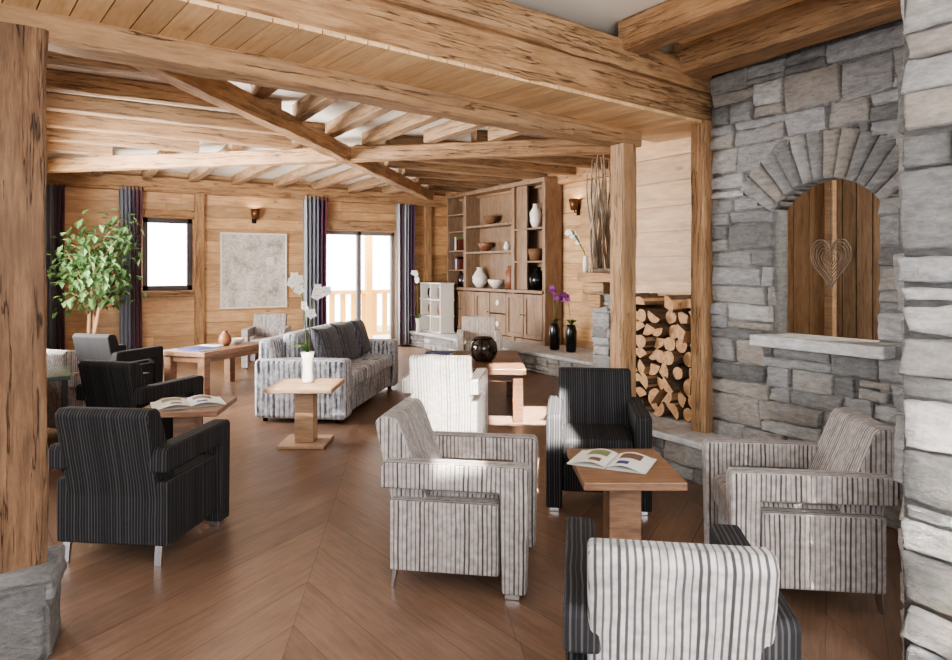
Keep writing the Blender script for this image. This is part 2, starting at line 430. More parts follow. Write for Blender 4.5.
# ================================================================ SETTING
XL, YB, XR, ZC = -.3, 12.3, 6.92, 3.12
def make_floor():
    b = B(); b.uv = []
    b.add([(-4,-3,-.003),(7.6,-3,-.003),(7.6,12.5,-.003),(-4,12.5,-.003)], [(0,1,2,3)], .0, 1); b.uv.append([(0,0)]*4)
    A = math.radians(33); W = .22; PP = 1.45; dS = W/math.sin(A); SH = PP/math.tan(A)
    th = math.radians(64); sx, sy = math.cos(th), math.sin(th); qx, qy = math.sin(th), -math.cos(th)
    o0 = Vector((1.55,4.3,0)); g = .0019
    def W2(s_, p_): return (o0.x+sx*s_+qx*p_, o0.y+sy*s_+qy*p_, 0)
    for kx in range(-7,7):
        up = kx % 2 == 0
        for i in range(-60,60):
            s0 = i*dS
            fr = [0]+([RN.uniform(.25,.75)] if RN.random() < .7 else [])+[1]
            for f0, f1 in zip(fr[:-1], fr[1:]):
                p0, p1 = kx*PP+f0*PP, kx*PP+f1*PP
                if up: a0, a1 = -f0*SH, -f1*SH
                else: a0, a1 = -SH+f0*SH, -SH+f1*SH
                q = [W2(s0+a0+g,p0+g*.4), W2(s0+a0+dS-g,p0+g*.4), W2(s0+a1+dS-g,p1-g*.4), W2(s0+a1+g,p1-g*.4)]
                cx = sum(p[0] for p in q)/4; cy = sum(p[1] for p in q)/4
                if not (-3.8 < cx < 7.6 and -2.8 < cy < 12.6): continue
                b.add(q, [(0,1,2,3)], RN.random())
                o = RN.uniform(0,20); sg = -1 if up else 1
                dx, dy = math.cos(A)*sg, math.sin(A)
                loc = [(s0+a0,p0),(s0+a0+dS,p0),(s0+a1+dS,p1),(s0+a1,p1)]
                b.uv.append([(o+a*dx+c*dy, o+a*dy-c*dx) for a, c in loc])
    struct(b.build('floor', [M['floor'],M['seam']], smooth=False, fixn=False))
make_floor()
b = B(); b.box(-4, 7.6, -1.2, 12.6, ZC, ZC+.1); struct(b.build('ceiling', M['plaster'], smooth=False))

WIN = (1.16, 1.92, 1.16, 2.36); FR = (4.18, 5.66, .02, 2.24)
b = B(); boards(b, XL, XR, 0, ZC, .2, [WIN, FR])
for (x0,x1,z0,z1) in [(XL-.2,WIN[0],0,ZC),(WIN[1],FR[0],0,ZC),(FR[1],XR+.3,0,ZC),(WIN[0],WIN[1],0,WIN[2]),(WIN[0],WIN[1],WIN[3],ZC),(FR[0],FR[1],FR[3],ZC)]:
    b.box(x0,x1,0,.25,z0,z1,.0)
struct(b.build('wall_back', M['plank'], loc=(0,YB,0), smooth=False))
b = B(); boards(b, -YB, -4.6, 0, ZC, .2); b.box(-YB,-4.6,0,.25,0,ZC,.0)
struct(b.build('wall_right', M['plank'], loc=(XR,0,0), rotz=-PI/2, smooth=False))
WL = (7.0, 10.2, .8, 2.5)
b = B(); boards(b, 5.4, YB, 0, ZC, .2, [WL])
for (x0,x1,z0,z1) in [(5.4,WL[0],0,ZC),(WL[1],YB,0,ZC),(WL[0],WL[1],0,WL[2]),(WL[0],WL[1],WL[3],ZC)]: b.box(x0,x1,0,.2,z0,z1,.0)
struct(b.build('wall_left', M['plank'], loc=(XL,0,0), rotz=PI/2, smooth=False))

def window(n, x0, x1, z0, z1, y, mat, mull=(), fw=.06):
    w = bpy.data.objects.new('window_%d' % n, None); C.objects.link(w); w.location = ((x0+x1)/2, y, z0); struct(w)
    hw, h = (x1-x0)/2, z1-z0
    b = B(); b.box(-hw,-hw+fw,-.03,.05,0,h); b.box(hw-fw,hw,-.03,.05,0,h); b.box(-hw,hw,-.03,.05,0,fw); b.box(-hw,hw,-.03,.05,h-fw,h)
    for m in mull: b.box(m-fw*.6,m+fw*.6,-.03,.05,0,h)
    b.build('window_frame', mat, w, bevel=.006, seg=2)
    b = B(); b.box(-hw,hw,.012,.018,0,h); b.build('pane', M['pane'], w, smooth=False)
    return w
window(1, *WIN, YB+.06, M['frame'], fw=.08)
window(2, *FR, YB+.06, M['framewhite'], mull=(0,), fw=.07)
k = 1
def trim(p0, p1, w, h, mat='beam', jit=.005):
    global k
    o = timber('trim_%d' % k, p0, p1, w, h, M[mat], jit=jit); struct(o); k += 1; return o
trim((1.0,YB-.03,1.1),(2.05,YB-.03,1.1),.1,.1); trim((1.0,YB-.03,2.43),(2.05,YB-.03,2.43),.1,.13)
trim((1.1,YB-.03,1.1),(1.1,YB-.03,2.4),.1,.1,jit=.003)
trim((4.05,YB-.03,2.34),(5.8,YB-.03,2.34),.1,.18)
trim((XL,YB-.07,2.9),(XR,YB-.07,2.9),.14,.24)
trim((2.02,YB-.05,0),(2.02,YB-.05,2.78),.15,.1); trim((6.35,YB-.05,0),(6.35,YB-.05,2.78),.15,.1)
trim((XR-.07,4.6,2.98),(XR-.07,YB,2.98),.14,.22)
b = B(); b.box(-1,9,YB+.26,YB+5,-.2,-.02); struct(b.build('floor_balcony', M['snow'], smooth=False))
t = thing('balcony_railing', 'yellow wooden balcony railing outside the french window', 'railing', (4.9,YB+1.5,-.02))
b = B(); b.box(-2.2,2.2,-.04,.04,1.0,1.09); b.box(-2.2,2.2,-.03,.03,.1,.18); b.build('rail', M['rail'], t, bevel=.008)
for i in range(-9,10):
    b = B(); b.box(i*.24-.06,i*.24+.06,-.015,.015,.14,1.0); b.build('baluster', M['rail'], t, bevel=.006)
b = B(); b.box(.75,.89,-.07,.07,0,2.8); b.build('post', M['rail'], t, bevel=.01)

# ---- ceiling timbers
AD = Vector((.9923,.124,0)); AN = Vector((-.124,.9923,0))
L0 = Vector((4.06,3.40,0))
def la(s_, o_, z): q = L0+AD*s_+AN*o_; return (q.x,q.y,z)
timber('ceiling_beam', la(-6.2,.11,2.71), la(.3,.11,2.71), .22, .21, M['beam'], 'largest honey coloured timber beam crossing the foreground down to the post beside the stone wall')
timber('ceiling_beam', la(-6.2,.07,2.91), la(.3,.07,2.91), .2, .19, M['beam'], 'timber beam lying directly on top of the big foreground beam')
timber('ceiling_beam', la(-6.0,.57,2.53), la(-.1,.57,2.53), .16, .13, M['beam'], 'slimmer timber beam between the foreground stone footed post and the post left of the log stack')
b = B(); u = -6.0
while u < .3:
    b.box(.012, .7, u+.003, u+.115, 0, .018, RN.random()); u += .118
b.box(.012,.7,-6.0,.3,.018,.024,.0)
o = b.build('ceiling_soffit', M['soffit'], smooth=False); struct(o)
o.matrix_world = Matrix(((AN.x,AD.x,0,L0.x),(AN.y,AD.y,0,L0.y),(0,0,1,2.585),(0,0,0,1)))
b = B(); b.box(.62, .68, -6.0, .3, 2.6, 3.12, .5)
o = b.build('ceiling_fascia', M['soffit'], smooth=False); struct(o)
o.matrix_world = Matrix(((AN.x,AD.x,0,L0.x),(AN.y,AD.y,0,L0.y),(0,0,1,0),(0,0,0,1)))
timber('ceiling_beam', (3.2,-.8,3.02), (3.2,3.28,3.02), .22, .2, M['beam'], 'rough timber beam running overhead beside the white plaster at top right')
timber('ceiling_beam', (3.86,-.8,3.0), (3.86,3.38,3.0), .28, .22, M['beam'], 'timber beam lying along the top of the grey stone wall')
b = B()
for i in range(4): b.box(-.8,3.3, 3.32+i*.105, 3.32+i*.105+.1, 0, .02, RN.random())
o = b.build('ceiling_planking', M['soffit'], smooth=False); struct(o)
o.matrix_world = Matrix(((0,1,0,0),(1,0,0,0),(0,0,1,3.08),(0,0,0,1)))
D1a, D1b = Vector((-.1,4.15,0)), Vector((5.9,11.3,0))
E1a, E1b = Vector((-.3,10.8,0)), Vector((6.3,4.6,0))
timber('ceiling_beam', (D1a.x,D1a.y,2.88), (D1b.x,D1b.y,2.88), .16, .17, M['beam'], 'diagonal ceiling beam running from the left foreground post to the bookcase end of the room')
timber('ceiling_beam', (E1a.x,E1a.y,2.88), (E1b.x,E1b.y,2.88), .16, .17, M['beam'], 'diagonal ceiling beam running from the ficus corner towards the fireplace')
def d1x(y): return D1a.x+(y-D1a.y)*(D1b.x-D1a.x)/(D1b.y-D1a.y)
def e1x(y): return E1a.x+(y-E1a.y)*(E1b.x-E1a.x)/(E1b.y-E1a.y)
def d1y(x): return D1a.y+(x-D1a.x)*(D1b.y-D1a.y)/(D1b.x-D1a.x)
def e1y(x): return E1a.y+(x-E1a.x)*(E1b.y-E1a.y)/(E1b.x-E1a.x)
zj, jh, jw = 3.04, .15, .13
y = 4.8
while y < 10.5:
    xm = min(d1x(y), e1x(y))-.08
    if xm-XL > .4: timber('ceiling_joist', (XL,y,zj), (xm,y,zj), .14, .15, M['beam2'], 'rough timber joist in the left bay of the ceiling, running to the left wall', 'joist', 'joists in the left ceiling bay', .006)
    y += .85
x = .9
while x < 6.0:
    ye = min(d1y(x), e1y(x))-.08; ys = 3.4+(x-4.06)*.125+.7
    if ye-ys > .3: timber('ceiling_joist', (x,ys,zj), (x,ye,zj), jw, jh, M['beam2'], 'short rough timber joist in the near bay of the ceiling, between white plaster panels', 'joist', 'joists in the near ceiling bay', .006)
    x += .55
y = 5.3
while y < 11.2:
    xs = max(d1x(y), e1x(y))+.08
    if XR-xs > .4: timber('ceiling_joist', (xs,y,zj), (XR-.1,y,zj), jw, jh, M['beam2'], 'timber joist in the right bay of the ceiling, above the bookcase wall', 'joist', 'joists in the right ceiling bay', .006)
    y += .72
x = .5
while x < 6.2:
    ys = max(d1y(x), e1y(x))+.08
    if YB-ys > .4: timber('ceiling_joist', (x,ys,zj), (x,YB-.1,zj), jw, jh, M['beam2'], 'timber joist in the far bay of the ceiling, above the windows', 'joist', 'joists in the far ceiling bay', .006)
    x += .7

# ---- posts
lp = Vector((-.155,3.31,0))
timber('timber_post', (lp.x,lp.y,.33), (lp.x,lp.y,2.46), .21, .22, M['post'], 'big timber post on a stone plinth at the left foreground', 'post', jit=.007, spin=.1)
def plinth(b, w, h):
    for rz in (0, PI/2, PI, 3*PI/2):
        bb = B(); stones(bb, -w/2, w/2, 0, h, hmin=.14, hmax=.36, lmin=.2, lmax=.36, dep=.02, split=.15)
        b.join(bb, Matrix.Rotation(rz, 4, 'Z') @ Matrix.Translation((0,-w/2,0)))
    b.box(-w/2,w/2,-w/2,w/2,0,h-.005,.3)
    b.box(-w/2-.015,w/2+.015,-w/2-.015,w/2+.015,h-.03,h,.6)
b = B(); plinth(b, .29, .33); b.t = [x*.35 for x in b.t]
tag(b.build('stone_plinth', M['stone'], loc=(lp.x-.01,lp.y-.05,0), rotz=-.15, fixn=False), 'rough grey stone plinth under the left foreground post', 'plinth')
timber('timber_post', (3.70,3.87,.0), (3.70,3.87,2.46), .14, .15, M['beam'], 'slim timber post left of the firewood stack', 'post', jit=.005)
timber('timber_post', (4.1,3.44,.3), (4.1,3.44,2.6), .13, .14, M['beam'], 'timber post between the firewood and the grey stone wall', 'post', jit=.005)
b = B(); boards(b, -4.75, -3.3, .3, ZC, .22); b.box(-4.75,-3.3,0,.1,0,ZC,.0)
struct(b.build('wall_panel', M['plank'], loc=(4.62,0,0), rotz=-PI/2, smooth=False))

# ---- stone wall with arched opening: local u = -y, front -x
XW = 4.12
hy0, hy1, hz0, hzs, rise = 2.17, 2.86, 1.05, 1.91, .17
hu0, hu1 = -hy1, -hy0; hc = (hu0+hu1)/2; hw = (hu1-hu0)/2
Rr = (hw*hw+rise*rise)/(2*rise); zc0 = hzs+rise-Rr
am = math.asin(hw/Rr)+.06
def inarch(u, z):
    if z < hzs-.03: return False
    return math.hypot(u-hc, z-zc0) < Rr+.30 and abs(math.atan2(u-hc, z-zc0)) < am
b = B()
stones(b, -3.38, -1.0, 0, ZC-.2, rect=(hu0,hu1,hz0,hzs), hole=inarch, hmin=.09, hmax=.25, lmin=.14, lmax=.5)
nv = 12
for i in range(nv):
    a0 = -am+2*am*i/nv+.003; a1 = -am+2*am*(i+1)/nv-.003
    r0 = Rr; r1 = Rr+RN.uniform(.30,.335); dep = RN.uniform(.012,.024)
    def q(a, r, y): return (hc+r*math.sin(a), y, zc0+r*math.cos(a))
    na, nr = 4, 7
    fa = [0,.05,.5,.95,1]; fr_ = [0,.02,.1,.4,.7,.95,.99,1]
    vs = []
    for ia in range(na+1):
        for ir in range(nr+1):
            e = ia in (0,na) or ir in (0,nr)
            vs.append(q(a0+(a1-a0)*fa[ia]+RN.uniform(-.003,.003), r0+(r1-r0)*fr_[ir], 0.0 if e else -dep+RN.uniform(-.004,.004)))
    fs = [(ia*(nr+1)+ir, (ia+1)*(nr+1)+ir, (ia+1)*(nr+1)+ir+1, ia*(nr+1)+ir+1) for ia in range(na) for ir in range(nr)]
    b.add(vs, fs, RN.uniform(.1,.7))
T = .14
b.box(-3.38,hu0,0,T,0,ZC,.15); b.box(hu1,-1.0,0,T,0,ZC,.15); b.box(hu0,hu1,0,T,0,hz0,.15)
n = 16; pts = [(hc-hw+2*hw*i/n) for i in range(n+1)]
for ua, ub in zip(pts[:-1], pts[1:]):
    za = zc0+math.sqrt(max(0,Rr*Rr-(ua-hc)**2)); zb = zc0+math.sqrt(max(0,Rr*Rr-(ub-hc)**2))
    b.prism([(ua,za),(ub,zb),(ub,ZC),(ua,ZC)], 0, T, 1, .2)
struct(b.build('wall_stone', M['stone'], loc=(XW,0,0), rotz=-PI/2, fixn=True))
b = B(); b.box(-.46,.42,-.15,.2,0,.075); o = b.build('trim_stone_sill', M['slab'], loc=(XW,2.49,hz0-.06), rotz=-PI/2, bevel=.01); struct(o)
b = B(); u = .6
while u < 4.4:
    w = RN.uniform(.11,.18); b.box(0, ZC, u+.006, u+w-.006, -.025, 0, RN.random()); u += w
b.box(0,ZC,.6,4.4,0,.1,.0)
o = b.build('wall_beyond', M['oldplank'], smooth=False); struct(o)
o.matrix_world = Matrix(((0,0,1,5.7),(0,1,0,0),(1,0,0,0),(0,0,0,1)))
b = B(); b.box(0,ZC,0,.1,4.74,5.8,.3); o = b.build('wall_beyond_end', M['oldplank'], smooth=False); struct(o)
o.matrix_world = Matrix(((0,0,1,0),(0,1,0,4.3),(1,0,0,0),(0,0,0,1)))
d = struct(bpy.data.objects.new('door_1', None)); C.objects.link(d); d.location = (5.66,3.80,0); d.rotation_euler = (0,0,-PI/2)
b = B()
for i in range(5): b.box(0,2.3,-.03,0,-.37+i*.15,-.37+i*.15+.142,RN.random())
o = b.build('door_leaf', M['doorplank'], d, smooth=False); o.matrix_local = Matrix(((0,0,1,0),(0,1,0,0),(1,0,0,0),(0,0,0,1)))
b = B(); b.box(-.45,-.37,-.06,0,0,2.38); b.box(.38,.46,-.06,0,0,2.38); b.box(-.45,.46,-.06,0,2.3,2.38); b.build('door_frame', M['doorplank'], d, bevel=.006)
t = thing('heart_ornament', 'grey wire heart hanging in the arched opening of the stone wall', 'ornament', (XW+.08,2.52,1.36))
def heart(s, n=40, y=0):
    return [(y, s*.0105*16*math.sin(a)**3, 1.35*s*.0105*(13*math.cos(a)-5*math.cos(2*a)-2*math.cos(3*a)-math.cos(4*a))+.2) for a in [2*PI*i/n for i in range(n+1)]]
b = B(); b.tube(heart(.8), .005, 6); b.build('outer_wire', M['wire'], t)
b = B()
for i in range(6): b.tube(heart(.7-.11*i, y=.004*(i%2)), .0032, 6)
b.build('inner_wire', M['wire'], t)
b = B(); b.tube([(0,0,.27),(0,0,.70)], .002, 5); b.build('hanging_wire', M['wire'], t)

# ---- foreground right pillar
GAP[0] = 1.7
b = B()
bb = B(); stones(bb, -1.27, .2, 0, ZC, hmin=.12, hmax=.3, lmin=.2, lmax=.5, dep=.026); b.join(bb)
b.box(-1.27,.2,.0,.6,0,ZC,.05)
bb = B(); stones(bb, 0, .6, 0, ZC, hmin=.12, hmax=.3, lmin=.2, lmax=.4, dep=.026)
b.join(bb, Matrix.Translation((-1.27,0,0)) @ Matrix.Rotation(-PI/2, 4, 'Z') @ Matrix.Translation((-.6,0,0)))
struct(b.build('wall_front_right', M['stone'], loc=(2.57,0,0), rotz=-PI/2, fixn=False))
GAP[0] = 1.0

# ---- stone ledge and bench
def ledge(name, x0, x1, y0, y1, h):
    b = B(); stones(b, -y1, -y0, 0, h-.05, hmin=.08, hmax=.14, lmin=.14, lmax=.36, dep=.02)
    b.box(-y1,-y0,0.0,x1-x0,0,h-.05,.3)
    struct(b.build(name, M['stone'], loc=(x0,0,0), rotz=-PI/2, fixn=False))
    b = B(); b.box(x0-.05,x1,y0-.02,y1,h-.05,h)
    struct(b.build(name+'_top', M['slab'], bevel=.01))
ledge('trim_bench', 3.84, 4.62, 3.0, 4.62, .3)
ledge('trim_ledge', 5.95, XR, 6.35, YB, .3)
ledge('trim_hearth', 5.05, XR, 4.7, 6.3, .32)

# ================================================================ FURNITURE
PROTO = {}
def armchair_parts(root, fab, backfab=None, bt=.805, W=.64, bx=.03):
    D = .66; ah = .61; aw = .1; hx = W/2
    b = B(); b.box(-hx+.016, hx-.016, -D/2+.02, D/2-.125, .1, .43); b.box(-hx+aw, hx-aw, D/2-.17, D/2-.05, .12, .3)
    b.build('seat_base', fab, root, bevel=.012, seg=3)
    b = B(); b.box(-hx+aw+.005, hx-aw-.005, -D/2+.17, D/2-.02, .3, .455); b.build('seat_cushion', fab, root, bevel=.035, seg=4)
    b = B()
    prof = [(-D/2+.05,.13),(-D/2+.17,.13),(-D/2+.19,.42),(-D/2+.05,bt-.03),(-D/2+.03,bt-.005),(-D/2-.04,bt),(-D/2-.07,bt-.03),(-D/2+.01,.42)]
    b.prism(prof, -hx+aw-bx, hx-aw+bx, 0)
    b.build('backrest', backfab or fab, root, bevel=.014, seg=3)
    for s in (-1,1):
        a = hx-aw if s > 0 else -hx; c = hx if s > 0 else -hx+aw
        b = B()
        prof = [(-D/2-.02,ah-.125),(D/2-.12,ah-.125),(D/2-.11,.03),(D/2,.03),(D/2+.012,ah-.02),(D/2-.005,ah),(-D/2,ah),(-D/2-.02,ah-.02)]
        b.prism(prof, a, c, 0)
        b.build('arm', fab, root, bevel=.014, seg=3)
        b = B(); xx = s*(hx-.07)
        b.prism([(-D/2+.10,.125),(-D/2+.03,.125),(-D/2+.015,.0),(-D/2+.03,.0),(-D/2+.05,.105),(-D/2+.10,.11)], xx-.018, xx+.018, 0)
        b.build('leg', M['chrome'], root, bevel=.003, seg=2)
        b = B(); b.box(s*(hx-.05)-.03, s*(hx-.05)+.03, D/2-.1, D/2-.03, 0, .035); b.build('foot', M['chrome'], root, bevel=.004, seg=2)
def armchair(kind, x, y, fx, fy, label):
    if kind in PROTO: r = copy_tree(PROTO[kind])
    else:
        r = bpy.data.objects.new('armchair', None); C.objects.link(r); r.empty_display_size = .1
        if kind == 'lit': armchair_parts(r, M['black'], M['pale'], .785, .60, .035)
        else: armchair_parts(r, M[kind])
        PROTO[kind] = r
    r.location = (x,y,0); r.rotation_euler = (0,0,yawof(fx,fy)); tag(r, label, 'armchair', 'striped lounge armchairs')
    return r
armchair('black', .415, 4.17, .61, .79, 'black striped armchair with its back turned, nearest to the left foreground post')
armchair('lit', 1.59, 1.49, .64, .768, 'black armchair with painted-sunlit striped back turned to us, at the bottom edge of the photo')
armchair('grey', 1.745, 2.945, .76, -.65, 'grey striped armchair in the centre foreground with its side to us')
armchair('grey', 2.985, 2.0, -.78, .63, 'grey striped armchair in front of the stone wall with the arched opening')
armchair('black', 3.02, 3.41, -.63, -.774, 'black striped armchair facing us behind the small table, beside the firewood')
armchair('sunlit_chair', 2.87, 5.16, .62, .78, 'armchair coloured sunlit white, with its back to us at the dark coffee table')
armchair('black', .58, 6.13, .75, .66, 'middle one of the three black armchairs on the left of the lounge')
armchair('blackplain', .58, 8.75, .75, .66, 'black armchair farthest back on the left, in front of the ficus')
armchair('grey', .2, 7.25, .8, .6, 'grey armchair close to the left wall, behind the middle black armchair')
armchair('grey', 2.75, 10.7, -.4, -.9, 'grey armchair below the silver relief picture, partly hidden by the sofa')
armchair('beige', 5.2, 8.4, -.5, -.85, 'beige armchair at the far end of the dark coffee table, facing us')

def sofa():
    t = thing('sofa', 'light grey striped sofa with grey cushions in the middle of the lounge', 'sofa', (2.66,7.4,0), yawof(.777,-.63))
    W, D = 2.16, .95; hx = W/2; f = M['sofa']
    b = B(); b.box(-hx+.2,hx-.2,-D/2+.06,D/2-.05,.06,.3); b.build('sofa_base', f, t, bevel=.015)
    for s in (-1,1):
        b = B(); a = sorted((s*hx, s*(hx-.26))); b.box(a[0],a[1],-D/2+.02,D/2,.04,.62); b.build('arm', f, t, bevel=.045, seg=5)
    b = B(); b.prism([(-D/2,.05),(-D/2+.2,.05),(-D/2+.22,.5),(-D/2+.16,.81),(-D/2+.02,.81)], -hx+.1, hx-.1, 0); b.build('backrest', f, t, bevel=.045, seg=4)
    for i in range(3):
        w = (W-.52)/3; x0 = -hx+.26+i*w
        b = B(); b.box(x0+.004,x0+w-.004,-D/2+.2,D/2-.01,.3,.46); b.build('seat_cushion', f, t, bevel=.04, seg=4)
        b = B(); b.box(x0+.01,x0+w-.01,-D/2+.19,-D/2+.36,.45,.86); b.build('back_cushion', f, t, bevel=.06, seg=4)
    for sx in (-1,1):
        for sy in (-1,1):
            b = B(); b.lathe([(.025,0),(.03,.055)], (sx*(hx-.1),sy*(D/2-.1),0), 10); b.build('leg', M['dark'], t)
    for (u, v, rz, lab) in [(-.56,.11,.1,'grey striped cushion on the sofa, nearest of three'),(-.02,.11,-.1,'grey striped cushion on the sofa, middle of three'),(.54,.11,-.1,'grey striped cushion on the sofa, farthest of three')]:
        p = Matrix.Rotation(t.rotation_euler.z,4,'Z') @ Vector((u,v,0))
        b = B(); b.pillow(.5,.46,.17, Matrix.Rotation(math.radians(16),4,'X'))
        tag(b.build('cushion', M['cush'], loc=(t.location.x+p.x,t.location.y+p.y,.69), rotz=t.rotation_euler.z+rz, weld=True), lab, 'cushion', 'grey sofa cushions')
sofa()

def side_table(x, y, rz, label, w=.56, h=.52, mat='table', dpt=None):
    dpt = dpt or w
    t = thing('side_table', label, 'table', (x,y,0), rz, 'small pedestal tables')
    m = M[mat]
    b = B(); b.box(-w/2,w/2,-dpt/2,dpt/2,h-.04,h); b.build('table_top', m, t, bevel=.006, seg=2)
    b = B(); b.box(-.08,.08,-.08,.08,.03,h-.04); b.build('pedestal', m, t, bevel=.006, seg=2)
    b = B(); b.box(-.2,.2,-.2,.2,0,.03); b.build('base', m, t, bevel=.006, seg=2)
    return t
def magazine(x, y, z, rz, label, s=1.0, group='magazines'):
    t = thing('open_magazine', label, 'magazine', (x,y,z), rz, group)
    for sd in (-1,1):
        def top(u, v, lift=.0): 
            return (sd*(.002+u*.2*s), (v-.5)*.28*s, .006+lift+.022*math.sin(min(1,u*1.15)*PI)*(1-.3*u)*s+.004*(1-u))
        b = B(); b.sheet(lambda u,v: top(u,v), 10, 4); b.sheet(lambda u,v: (top(u,v)[0], top(u,v)[1], 0.001), 10, 4)
        p = b.build('page', M['paper'], t, fixn=False)
        b = B(); b.sheet(lambda u,v: top(.15+.55*u, .55+.35*v, .0012), 6, 3)
        b.build('printed_photo', M['ink' if sd > 0 else 'ink3'], p, fixn=False)
        b = B(); b.sheet(lambda u,v: top(.2+.3*u, .15+.2*v, .0012), 6, 3)
        b.build('printed_photo', M['ink2' if sd > 0 else 'ink'], p, fixn=False)
    return t
ctr = P(622,464,.52); crz = -YAW
side_table(ctr.x, ctr.y, crz, 'small wooden pedestal table between the grey and black armchairs on the right', .48, .52, 'table', .6)
magazine(ctr.x-.02, ctr.y+.05, .52, crz-.45, 'open magazine on the small table at the right foreground', .98)
lt = P(188,404,.52)
side_table(lt.x, lt.y, crz+.1, 'small wooden table between the two nearest black armchairs on the left', .56)
magazine(lt.x, lt.y, .52, crz+.5, 'open magazine on the small table among the black armchairs', 1.2)
side_table(1.82, 5.78, crz, 'pedestal table painted sun-pale, carrying the white orchid, in front of the sofa end', .56, .52, 'sunlit_table')
def low_table(x, y, rz, L, W, h, mat, label):
    t = thing('coffee_table', label, 'table', (x,y,0), rz)
    b = B(); b.box(-L/2,L/2,-W/2,W/2,h-.06,h); b.build('table_top', M[mat], t, bevel=.008, seg=2)
    b = B(); b.box(-L/2+.05,L/2-.05,-W/2+.05,W/2-.05,h-.13,h-.06); b.build('apron', M[mat], t, bevel=.004, seg=2)
    for sx in (-1,1):
        for sy in (-1,1):
            a, c = sx*(L/2-.08), sy*(W/2-.08)
            b = B(); b.box(a-.05,a+.05,c-.05,c+.05,0,h-.06); b.build('leg', M[mat], t, bevel=.006, seg=2)
    return t
low_table(3.83, 6.36, -YAW, 1.1, 1.55, .53, 'darktable', 'large dark wooden coffee table between the sofa and the sunlit armchair')
low_table(1.70, 9.0, math.atan2(.62,.78), 1.2, .66, .54, 'table', 'long wooden coffee table below the left window, behind the black armchairs')
t = thing('console_table', 'narrow dark table with glass top by the left wall', 'table', (-.08,6.25,0))
b = B(); b.box(-.12,.15,-.34,.34,.68,.71); b.build('table_top', M['teal'], t, bevel=.004)
for sx in (-1,1):
    for sy in (-1,1):
        b = B(); b.box(sx*.1-.02+.015,sx*.1+.02+.015,sy*.3-.02,sy*.3+.02,0,.68); b.build('leg', M['dark'], t, bevel=.003)

def closed_mag(x, y, z, rz, mat, label, w=.21, h=.29, th=.012):
    b = B(); b.box(-w/2,w/2,-h/2,h/2,0,.0015,mi=0); b.box(-w/2+.002,w/2-.002,-h/2+.002,h/2-.002,.0015,th-.0015,mi=1); b.box(-w/2,w/2,-h/2,h/2,th-.0015,th,mi=0); b.box(-w/2,-w/2+.002,-h/2,h/2,0,th,mi=0)
    return tag(b.build('magazine', [M[mat],M['paper']], loc=(x,y,z), rotz=rz, smooth=False), label, 'magazine', 'magazines')
closed_mag(1.44, 8.75, .54, .5, 'ink2', 'blue magazine lying on the long table under the left window', .3, .4, .02)
closed_mag(1.6, 9.02, .54, .9, 'paper', 'white magazine lying beside the blue one on the long table', .25, .3)
closed_mag(3.52, 6.72, .53, .2, 'paper', 'white magazine on the dark coffee table', .3, .3)
closed_mag(3.8, 6.98, .53, .7, 'ink2', 'bluish magazine on the dark coffee table')
def lathe_thing(name, prof, mat, label, cat, loc, group=None, n=20):
    b = B(); b.lathe(prof, n=n); return tag(b.build(name, M[mat], loc=loc), label, cat, group)
lathe_thing('small_vase', [(.05,0),(.085,.06),(.07,.13),(.03,.17),(.035,.19),(.028,.19),(.02,.16)], 'clay', 'small brown vase on the long table under the left window', 'vase', (1.8,9.05,.54))
lathe_thing('small_bowl', [(.04,0),(.08,.03),(.095,.07),(.088,.07),(.05,.02)], 'ceram', 'small white bowl beside the brown vase on the long table', 'bowl', (1.97,9.19,.54))
lt2 = camrd(.08, 7.25)
t = thing('glass_lantern', 'dark round glass lantern on the dark coffee table', 'lantern', (lt2.x,lt2.y,.53))
b = B(); b.lathe([(.07,0),(.12,.04),(.145,.12),(.13,.2),(.085,.24),(.08,.24),(.12,.2),(.135,.12),(.11,.05),(.06,.012)], n=24); b.build('globe', M['smoke'], t)
b = B(); 
for i in range(8): b.tube([(math.cos(i*PI/4)*r, math.sin(i*PI/4)*r, z) for r, z in [(.075,0),(.125,.04),(.15,.12),(.135,.2),(.085,.245)]], .005, 5)
b.lathe([(.09,.24),(.09,.255),(.075,.255),(.075,.24)], n=24); b.build('cage', M['dark'], t)
b = B(); b.lathe([(.035,.012),(.035,.1),(.0,.102)], n=14); b.build('candle', M['ceram'], t)

